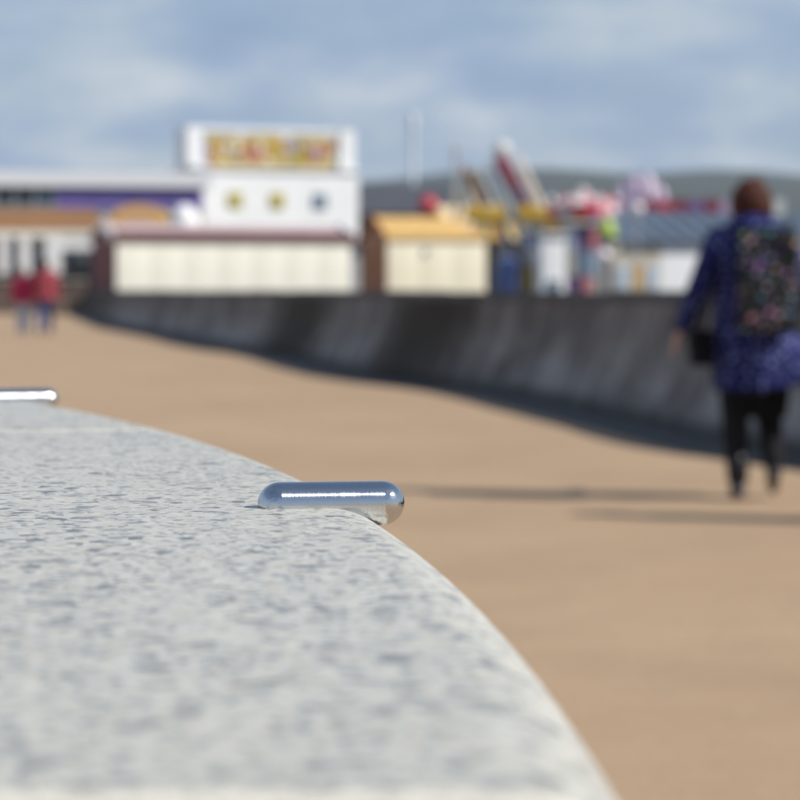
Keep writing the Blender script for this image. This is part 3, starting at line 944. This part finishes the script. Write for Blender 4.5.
# orange arched kiosk and white dome behind the maroon roof
d = 132; s = d / 2500
t = thing('arched_kiosk', 'amber kiosk with a rounded top behind the maroon roofed hut', 'kiosk', at(139, 290, d).xy.to_3d())
zt = Z(204, d); hw = 29 * s
poly = [(-hw, 0), (hw, 0), (hw, zt - .8)] + [(hw - .5 + .5 * math.sin(a), zt - .8 + .8 * (1 - math.cos(a)) * 1.0) if False else (hw * math.cos(a) , zt - .8 + .8 * math.sin(a)) for a in [math.pi * k / 14 for k in range(1, 14)]] + [(-hw, zt - .8)]
prism(t, 'wall', poly, 0, 2.5, M_AMBER)
inner = [(x * .72, z * .86 + .35) for x, z in poly[2:]]
prism(t, 'front_panel', inner, -.08, 0.0, mat('peach_panel', (.68, .42, .26), .6))
box(t, 'counter', (0, -.2, Z(232, d)), (50 * s, .5, .1), M_CREAM)
t = thing('dome_tent', 'small white domed tent beside the amber kiosk', 'tent', at(184, 290, 124).xy.to_3d())
zt = Z(204, 124); r = 16 * 124 / 2500
for k in range(8):
    lathe(t, 'dome_panel', [(r, 1.2)] + [(r * math.cos(a), zt - 1.15 + 1.15 * math.sin(a)) for a in [math.pi / 2 * j / 8 for j in range(9)]], M_WHITE, 3, 2 * math.pi * k / 8, 2 * math.pi * (k + 1) / 8)
lathe(t, 'base_ring', [(r + .06, 0), (r + .06, 1.2), (r - .05, 1.2), (r - .05, 0)], M_OFFW, 24)

# white show building with its painted sign
d = 168; s = d / 2500
x0, x1 = 203, 358
cx = (x0 + x1) / 2
t = thing('show_building', 'tall white flat fronted building carrying a colourful sign on its roof', 'building', at(cx, 290, d).xy.to_3d(), R(23))
w = (x1 - x0) * s / math.cos(R(23))
lx = lambda px: (px - cx) * s / math.cos(R(23))
zr = Z(171, d)
box(t, 'wall', (0, 5, zr / 2), (w, 10, zr), M_WHITE)
box(t, 'parapet', (0, 4.9, zr + .08), (w + .3, 10.2, .16), M_GREYWHITE)
for k in range(3):
    px = (236, 277, 319)[k]
    m_ = (M_OLIVE, M_OLIVE, M_STEELBLUE)[k]
    wv_ = 6.3 * s
    o = prism(t, 'diamond_ornament', [(lx(px) - wv_, Z(201, d)), (lx(px) - wv_ * .35, Z(201, d) - wv_ * .35), (lx(px), Z(201, d) - wv_ * 1.25), (lx(px) + wv_ * .35, Z(201, d) - wv_ * .35),
                          (lx(px) + wv_, Z(201, d)), (lx(px) + wv_ * .35, Z(201, d) + wv_ * .35), (lx(px), Z(201, d) + wv_ * 1.25), (lx(px) - wv_ * .35, Z(201, d) + wv_ * .35)], -.16, 0, m_)
    prism(t, 'backing_plate', [(lx(px) - .5, Z(201, d) - .5), (lx(px) + .5, Z(201, d) - .5), (lx(px) + .5, Z(201, d) + .5), (lx(px) - .5, Z(201, d) + .5)], -.08, 0, m_)
for px in (199, 349):
    box(t, 'sign_tower', (lx(px), 1.5, (zr + Z(128, d)) / 2 + .1), (15.5 * s, 2.4, Z(128, d) - zr - .2), M_WHITE)
box(t, 'top_rail', (lx(274), .6, Z(130, d)), (150 * s, .3, 4 * s), M_WHITE)
box(t, 'sign_board', (lx(274), .65, Z(152.5, d)), (133 * s, .25, 31 * s), mat('sign_ochre', (.56, .42, .14), .6, var=.35, vscale=1.2))
box(t, 'sign_sill', (lx(274), .9, Z(169.8, d)), (150 * s, 1.0, 3.0 * s), M_WHITE)
rs = random.Random(11)
cols = [M_YELLOW, M_CREAM, M_AMBER, M_OLIVE, M_TERRA, M_PALEBLUE, M_PINK, M_YELLOW, M_CREAM, M_LILAC]
for k in range(44):
    px = 211 + (k % 22) * 5.95 + rs.uniform(-1.5, 1.5)
    hgt = rs.uniform(6, 12)
    yy = rs.uniform(143, 151) if k < 22 else rs.uniform(152, 163)
    q = hgt * s
    a = rs.uniform(.55, .9)
    poly = [(lx(px) + 2.9 * s * math.cos(u) * a, Z(yy, d) + q / 2 * math.sin(u)) for u in [2 * math.pi * j / 10 for j in range(10)]]
    prism(t, 'sign_motif', poly, .42 - rs.uniform(0, .08), .53, cols[rs.randrange(len(cols))])
for k in range(9):
    px = 215 + k * 14.8
    poly = [(lx(px) - 6 * s, Z(138, d)), (lx(px) + 6 * s, Z(138, d)), (lx(px) + 4 * s, Z(134.5 + rs.uniform(-1.5, 1.5), d)), (lx(px) - 3 * s, Z(133.5 + rs.uniform(-1, 1), d))]
    prism(t, 'sign_crest', poly, .55, .75, (M_OLIVE, M_YELLOW, M_CREAM)[k % 3])
# slate roofed hall behind
d = 215; s = d / 2500
t = thing('slate_hall', 'wide hall with a dark slate roof beside the white show building', 'building', at(405, 290, d).xy.to_3d())
w = 120 * s
box(t, 'wall', (0, 8, Z(214, d) / 2), (w, 15, Z(214, d)), M_BROWN)
v = [(-w / 2, -.5, Z(214, d)), (w / 2, -.5, Z(214, d)), (w / 2, 8, Z(181, d)), (-w / 2, 8, Z(181, d)), (-w / 2, 16, Z(214, d)), (w / 2, 16, Z(214, d))]
link('roof', pydata('roof', v, [(0, 1, 2, 3), (3, 2, 5, 4), (0, 3, 4), (1, 5, 2), (4, 5, 1, 0)]), M_SLATE, t)
# white mast
d = 420; s = d / 2500
t = thing('slim_tower', 'slim pale tower with a wider head standing above the hall', 'tower', at(413, 290, d).xy.to_3d())
lathe(t, 'shaft', [(3.2 * s, 0), (2.4 * s, Z(135, d)), (2.4 * s, Z(132, d)), (0, Z(132, d))], M_TOWER, 20)
lathe(t, 'head', [(0, Z(132, d)), (3.4 * s, Z(131, d)), (4.2 * s, Z(122, d)), (3.4 * s, Z(114, d)), (0, Z(111, d))], M_TOWER, 20)
# red ball sign
d = 134; s = d / 2500
t = thing('ball_sign', 'round red ball on a pole above the orange roof', 'ball sign', at(428, 290, d).xy.to_3d())
bm = bmesh.new(); ell(bm, (0, 0, Z(206, d)), (10.5 * s,) * 3); link('ball', bm_mesh(bm, 'ball'), M_RED, t, 180)
tube(t, 'pole', [(0, 0, 0), (0, 0, Z(214, d))], .05, M_METAL)
lathe(t, 'band', [(10.7 * s, Z(207, d)), (10.7 * s, Z(205, d))], M_PINK, 24)

# ------------------------------------------------------------------ rides
d = 125; s = d / 2500
t = thing('lamp_mast', 'tall pale lamp mast beside the swinging arm ride', 'lamp post', at(456, 290, d).xy.to_3d())
tube(t, 'pole', [(0, 0, 0), (0, 0, Z(150, d))], [.16, .11], M_METAL, 12)
box(t, 'lamp_head', (0, -.1, Z(148, d)), (10 * s, .3, .25), M_OFFW, bev=.05)
box(t, 'sign_plate', (0, -.16, Z(205, d)), (7 * s, .06, 30 * s), M_CREAMTAN)

def pl(t0, x, y, d, dy=0.0):
    q = at(x, y, d); return (q.x - t0.location.x, dy, q.z)
d = 130; s = d / 2500
t = thing('swing_arm_ride', 'tall fairground ride with slanting coloured arms and yellow gondolas', 'fairground ride', at(505, 290, d).xy.to_3d())
def bar(name, x0, y0, x1, y1, wpx, m, dy=0.0):
    return beam(t, name, pl(t, x0, y0, d, dy), pl(t, x1, y1, d, dy), wpx * 1.3 * s, m, wpx * s)
for i, (px, py) in enumerate(((0, 0), (1, 0), (0, 1), (1, 1))): pass
bar('arm', 497, 158, 516, 188, 11, M_DKRED, 0); bar('arm', 516, 188, 533, 216, 10, M_VIOLET, .02)
bar('strut', 488, 160, 510, 210, 4.5, M_PALEBLUE, -.8); bar('strut', 510, 210, 529, 268, 5, M_PALEBLUE, -.8)
bar('strut', 463, 165, 476, 195, 5, M_TERRA, .6); bar('strut', 476, 195, 492, 222, 4.5, M_VIOLET, .6)
bar('strut', 470, 172, 500, 232, 4, M_AMBER, -.4); bar('strut', 519, 155, 545, 210, 5, M_CREAM, .5)
bar('strut', 507, 158, 537, 214, 4, M_PINK, .9); bar('strut', 482, 178, 512, 244, 4, M_BLUE, .2)
bar('strut', 498, 222, 521, 284, 5, M_OFFW, .3)
bar('strut', 512, 165, 552, 240, 3.5, M_OFFW, -.9); bar('strut', 478, 168, 505, 225, 3.5, M_OFFW, -.9); bar('strut', 468, 190, 489, 240, 3.5, M_CREAM, -.7); bar('strut', 524, 185, 548, 236, 4, M_AMBER, -.5)
bar('support_leg', 500, 165, 472, 289, 5, M_METAL, 1.2); bar('support_leg', 504, 165, 545, 289, 5, M_METAL, 1.6)
bm = bmesh.new(); ell(bm, pl(t, 502, 150, d), (9 * s, .45, 9 * s)); link('hub', bm_mesh(bm, 'hub'), M_OFFW, t, 180)
def gondola(x, y, wpx, m):
    o = box(t, 'gondola', pl(t, x, y, d, -.6), (wpx * s, 1.6, 13 * s), m, bev=.2)
    for k in range(4):
        box(o, 'seat', ((k - 1.5) * wpx * s / 4.2, -.5, 7.5 * s), (wpx * s / 5.5, .5, 5 * s), (M_AMBER, M_YELLOW, M_CREAM, M_AMBER)[k], bev=.06)
gondola(484, 215, 40, M_YELLOW); gondola(535, 215, 38, M_YELLOW); gondola(553, 234, 20, M_AMBER)
box(t, 'deck', (0, .5, .5), (96 * s, 4.2, .9), M_BROWN, bev=.05)
box(t, 'motor_housing', pl(t, 531, 240, d, -.3), (14 * s, 1.2, 14 * s), M_BLUE, bev=.1)
for k in range(6):
    box(t, 'fence_panel', ((-42 + k * 17) * s, -1.8, 1.65), (15.5 * s, .08, 1.3), (M_BROWN, M_DARK, M_STEELBLUE, M_BROWN, M_OLIVE, M_DARK)[k])
# blue ball car
d = 100; s = d / 2500
t = thing('blue_bin', 'round blue bin standing below the swinging arm ride', 'bin', at(508, 290, d).xy.to_3d())
lathe(t, 'bin_body', [(0, .3), (8 * s, .35), (9 * s, Z(275, d)), (9.5 * s, Z(266, d)), (8.5 * s, Z(263, d))], M_BINBLUE, 20)
lathe(t, 'lid', [(9.8 * s, Z(265, d)), (9 * s, Z(260, d)), (5 * s, Z(257, d)), (0, Z(256, d))], M_BINBLUE, 20)
tube(t, 'post', [(0, 0, 0), (0, 0, .5)], .12, M_METAL)
# white ticket cabin
d = 98; s = d / 2500
t = thing('ticket_cabin', 'narrow tall white ticket cabin behind the sea wall', 'cabin', at(554, 290, d).xy.to_3d(), R(10))
box(t, 'wall', (0, .6, Z(236, d) / 2), (25 * s, 1.2, Z(236, d)), M_WHITE, bev=.03)
box(t, 'roof', (0, .6, Z(235, d) + .05), (29 * s, 1.5, .14), M_OFFW, bev=.03)
w_ = box(t, 'hatch', (0, -.03, 1.25), (13 * s, .06, .55), M_OFFW); box(w_, 'pane', (0, -.035, 0), (11 * s, .02, .45), M_BLUEGLASS)
# carousel with red canopy
d = 126; s = d / 2500
t = thing('carousel', 'round ride with a red and white canopy above amber boards', 'fairground ride', at(583, 290, d).xy.to_3d())
r = 35 * s
for k in range(16):
    a0, a1 = 2 * math.pi * k / 16, 2 * math.pi * (k + 1) / 16
    lathe(t, 'canopy_panel', [(r, Z(205, d)), (r * .6, Z(199, d)), (r * .12, Z(193, d))], (M_PINK, M_OFFW, M_RED, M_OFFW)[k % 4], 2, a0, a1)
    lathe(t, 'valance_board', [(r + .02, Z(218, d)), (r + .05, Z(212, d)), (r + .02, Z(205.4, d))], (M_RED, M_PINK, M_OFFW, M_RED)[k % 4], 2, a0 + .005, a1 - .005)
    lathe(t, 'rounding_board', [(r * 1.01, Z(232, d)), (r * 1.02, Z(219, d))], (M_AMBER, M_YELLOW, M_CREAMTAN, M_AMBER)[k % 4], 2, a0 + .005, a1 - .005)
for k in range(8):
    a = 2 * math.pi * (k + .5) / 8
    tube(t, 'post', [(r * .9 * math.cos(a), r * .9 * math.sin(a), .3), (r * .9 * math.cos(a), r * .9 * math.sin(a), Z(220, d))], .06, M_CREAM, 8)
    bm = bmesh.new(); ell(bm, (r * math.cos(a), r * math.sin(a), Z(202, d) + .12), (.17, .17, .17)); link('globe_light', bm_mesh(bm, 'globe'), M_WHITE, t, 180)
lathe(t, 'centre_drum', [(r * .3, .3), (r * .3, Z(219, d))], M_PINK, 20)
lathe(t, 'platform', [(r * .98, 0), (r * .98, .4), (0, .4)], M_BROWN, 32)
lathe(t, 'finial', [(.28, Z(193, d)), (.3, Z(190, d)), (.1, Z(188, d)), (0, Z(186, d))], M_OFFW, 12)
# row of awning stalls behind the rides
for px, y0, y1, wpx, ma, mb, lab in ((452, 206, 226, 30, M_CREAM, M_AMBER, 'cream and amber striped awning stall beside the lamp mast'),
        (486, 224, 240, 26, M_OLIVE, M_TERRA, 'olive and rust striped awning stall under the slanting arms'),
        (518, 222, 240, 34, M_YELLOW, M_OFFW, 'yellow and white striped awning stall below the yellow gondolas'),
        (556, 206, 228, 30, M_AMBER, M_YELLOW, 'amber and yellow striped awning stall beside the red canopied ride'),
        (590, 196, 214, 56, M_RED, M_PINK, 'red and pink striped awning stall behind the red canopied ride')):
    d = 146; s = d / 2500
    t = thing('awning_stall', lab, 'stall', at(px, 290, d).xy.to_3d(), R(14), 'striped awning stalls in the fairground')
    n_ = 6
    for k in range(n_):
        x_ = (-wpx / 2 + wpx * (k + .5) / n_) * s
        w_ = wpx * s / n_ - .01
        v = [(x_ - w_ / 2, -1.4, Z(y1, d)), (x_ + w_ / 2, -1.4, Z(y1, d)), (x_ + w_ / 2, .4, Z(y0, d)), (x_ - w_ / 2, .4, Z(y0, d))]
        v += [(a_, b_ + .05, c_ - .05) for a_, b_, c_ in v]
        link('awning_strip', pydata('awning_strip', v, [(0, 1, 2, 3), (7, 6, 5, 4), (0, 4, 5, 1), (2, 6, 7, 3), (1, 5, 6, 2), (0, 3, 7, 4)]), ma if k % 2 else mb, t)
    box(t, 'back_wall', (0, .6, Z(y1, d) / 2), (wpx * s, .15, Z(y1, d)), M_BROWN)
    box(t, 'counter', (0, -.9, .5), (wpx * s * .95, .5, 1.0), mb)
    for sx in (-1, 1): tube(t, 'pole', [(sx * wpx * .48 * s, -1.3, 0), (sx * wpx * .48 * s, -1.3, Z(y1, d) - .08)], .04, M_METAL, 8)
# lime tent
d = 106; s = d / 2500
t = thing('lime_parasol', 'lime green parasol beside the red canopied ride', 'parasol', at(607, 290, d).xy.to_3d())
for k in range(8):
    lathe(t, 'canopy_panel', [(9.5 * s, Z(236, d)), (8.5 * s, Z(226, d)), (4 * s, Z(219, d)), (0, Z(217, d))], M_LIME, 2, 2 * math.pi * k / 8, 2 * math.pi * (k + 1) / 8)
tube(t, 'pole', [(0, 0, 0), (0, 0, Z(218, d))], .035, M_METAL)
# patterned side stall
d = 102; s = d / 2500
t = thing('toy_stall', 'blue and pink patterned stall between cabin and beige wall', 'stall', at(583, 290, d).xy.to_3d())
for k in range(4):
    for j in range(3):
        box(t, 'prize_panel', ((-11 + k * 7.6) * s, 0, .6 + (j + .5) * 1.05), (7.2 * s, .12, 1.0), (M_VIOLET, M_STEELBLUE, M_CREAMTAN, M_DARK, M_PALEBLUE, M_STEELBLUE, M_PINK)[(k * 3 + j * 2) % 7])
box(t, 'counter', (0, -.25, .32), (32 * s, .6, .6), M_BROWN)
box(t, 'roof', (0, .5, 3.82), (34 * s, 1.6, .1), M_OFFW)
# pale balls on posts, added to stand for out-of-focus glints
for px, py, dd, lab in ((637, 209, 100, 'pinkish white ball on a post added for a glint beside the grey roof'), (604, 255, 100, 'low pale ball on a post added for a glint before the beige wall')):
    t = thing('glint_ball', lab, 'lamp post', at(px, 290, dd).xy.to_3d(), 0, 'balls added for glints in the fairground')
    bm = bmesh.new(); ell(bm, (0, 0, Z(py, dd)), (.27, .27, .27)); link('globe', bm_mesh(bm, 'globe'), mat('glint_ball_pale', (.85, .78, .80), .15), t, 180)
    tube(t, 'pole', [(0, 0, 0), (0, 0, Z(py, dd) - .22)], .045, M_METAL)
    lathe(t, 'collar', [(.1, Z(py, dd) - .3), (.13, Z(py, dd) - .2)], M_METAL, 12)
# lilac inflatable
d = 170; s = d / 2500
t = thing('lilac_inflatable', 'pale lilac inflatable castle rising behind the grey roof', 'inflatable', at(640, 290, d).xy.to_3d())
for px, py, r_, m_ in ((622, 186, 7, M_LILAC), (634, 178, 8, M_LILAC), (648, 177, 8, M_PALELILAC), (660, 188, 7, M_LILAC)):
    lathe(t, 'tower', [(r_ * s, 0), (r_ * 1.05 * s, Z(py + 12, d)), (r_ * .9 * s, Z(py + 4, d)), (r_ * .3 * s, Z(py - 3, d)), (0, Z(py - 4, d))], m_, 16).location = ((px - 640) * s, 0, 0)
box(t, 'wall', (0, .3, Z(196, d) / 2), (38 * s, 1.2, Z(196, d)), M_LILAC, bev=.2)
# dark red fun house board
d = 160; s = d / 2500
t = thing('ride_facade', 'long dark red ride front behind the grey roof', 'fairground ride', at(700, 290, d).xy.to_3d())
for k in range(9):
    box(t, 'panel', ((-52 + k * 16) * s, 0, Z(207 + (k % 2), d)), (15.6 * s, .3, 15 * s), (M_DKRED, M_RED, M_DKRED, M_VIOLET, M_DKRED, M_LILAC, M_DKRED, M_OFFW, M_OFFW)[k])
for k in range(5): tube(t, 'support_post', [((-58 + k * 33) * s, .3, 0), ((-58 + k * 33) * s, .3, Z(202, d))], .12, M_METAL, 8)
# arcade with blue grey roof
d = 122; s = d / 2500
t = thing('arcade_hall', 'low arcade with blue grey roof and white and beige walls', 'building', at(730, 290, d).xy.to_3d(), R(16))
lx = lambda px: (px - 730) * s
ze = Z(243, d)
for px0, px1, m_ in ((604, 655, M_CREAMTAN), (655.4, 703, M_WHITE), (703.4, 770, M_OFFW), (770.4, 870, M_WHITE)):
    box(t, 'wall_bay', (lx((px0 + px1) / 2), 4, ze / 2), ((px1 - px0) * s, 8, ze), m_)
v = [(lx(618), -.2, ze), (lx(880), -.2, ze), (lx(880), 5, Z(213, d)), (lx(606), 5, Z(206, d)), (lx(606), 10, ze), (lx(880), 10, ze)]
r_ = link('roof', pydata('roof', v, [(0, 1, 2, 3), (3, 2, 5, 4), (0, 3, 4), (1, 5, 2), (4, 5, 1, 0)]), M_BLUEROOF, t)
for k in range(12):
    xa = lx(640 + k * 20)
    beam(r_, 'roof_seam', (xa, -.18, ze + .05), (xa, 4.9, Z(209.5, d) + .05), .07, M_BLUEROOF)
beam(t, 'gutter', (lx(618), -.27, ze - .02), (lx(880), -.27, ze - .02), .12, M_SLATE)
dr = box(t, 'door', (lx(632), -.03, 1.15), (11 * s, .08, 2.3), M_ORANGE); box(dr, 'handle', (.18, -.07, 0), (.04, .06, .2), M_METAL)
for px in (615, 646, 716, 748):
    f_ = box(t, 'window', (lx(px), -.03, 1.7), (12 * s, .08, 1.2), M_OFFW); box(f_, 'pane', (0, -.05, 0), (10 * s, .03, 1.05), M_PALEBLUE)

# ------------------------------------------------------------------ sea air
hb = box(None, 'haze', (0, 2900, 69), (9000, 6800, 140), None)
tag(hb, kind='stuff')
hm = bpy.data.materials.new('haze'); hm.use_nodes = True
hn = hm.node_tree
hn.nodes.remove(hn.nodes['Principled BSDF'])
pv = hn.nodes.new('ShaderNodeVolumePrincipled')
pv.inputs['Color'].default_value = (.74, .85, 1.0, 1)
pv.inputs['Density'].default_value = 0.00011
hn.links.new(pv.outputs['Volume'], hn.nodes['Material Output'].inputs['Volume'])
hb.data.materials.append(hm)
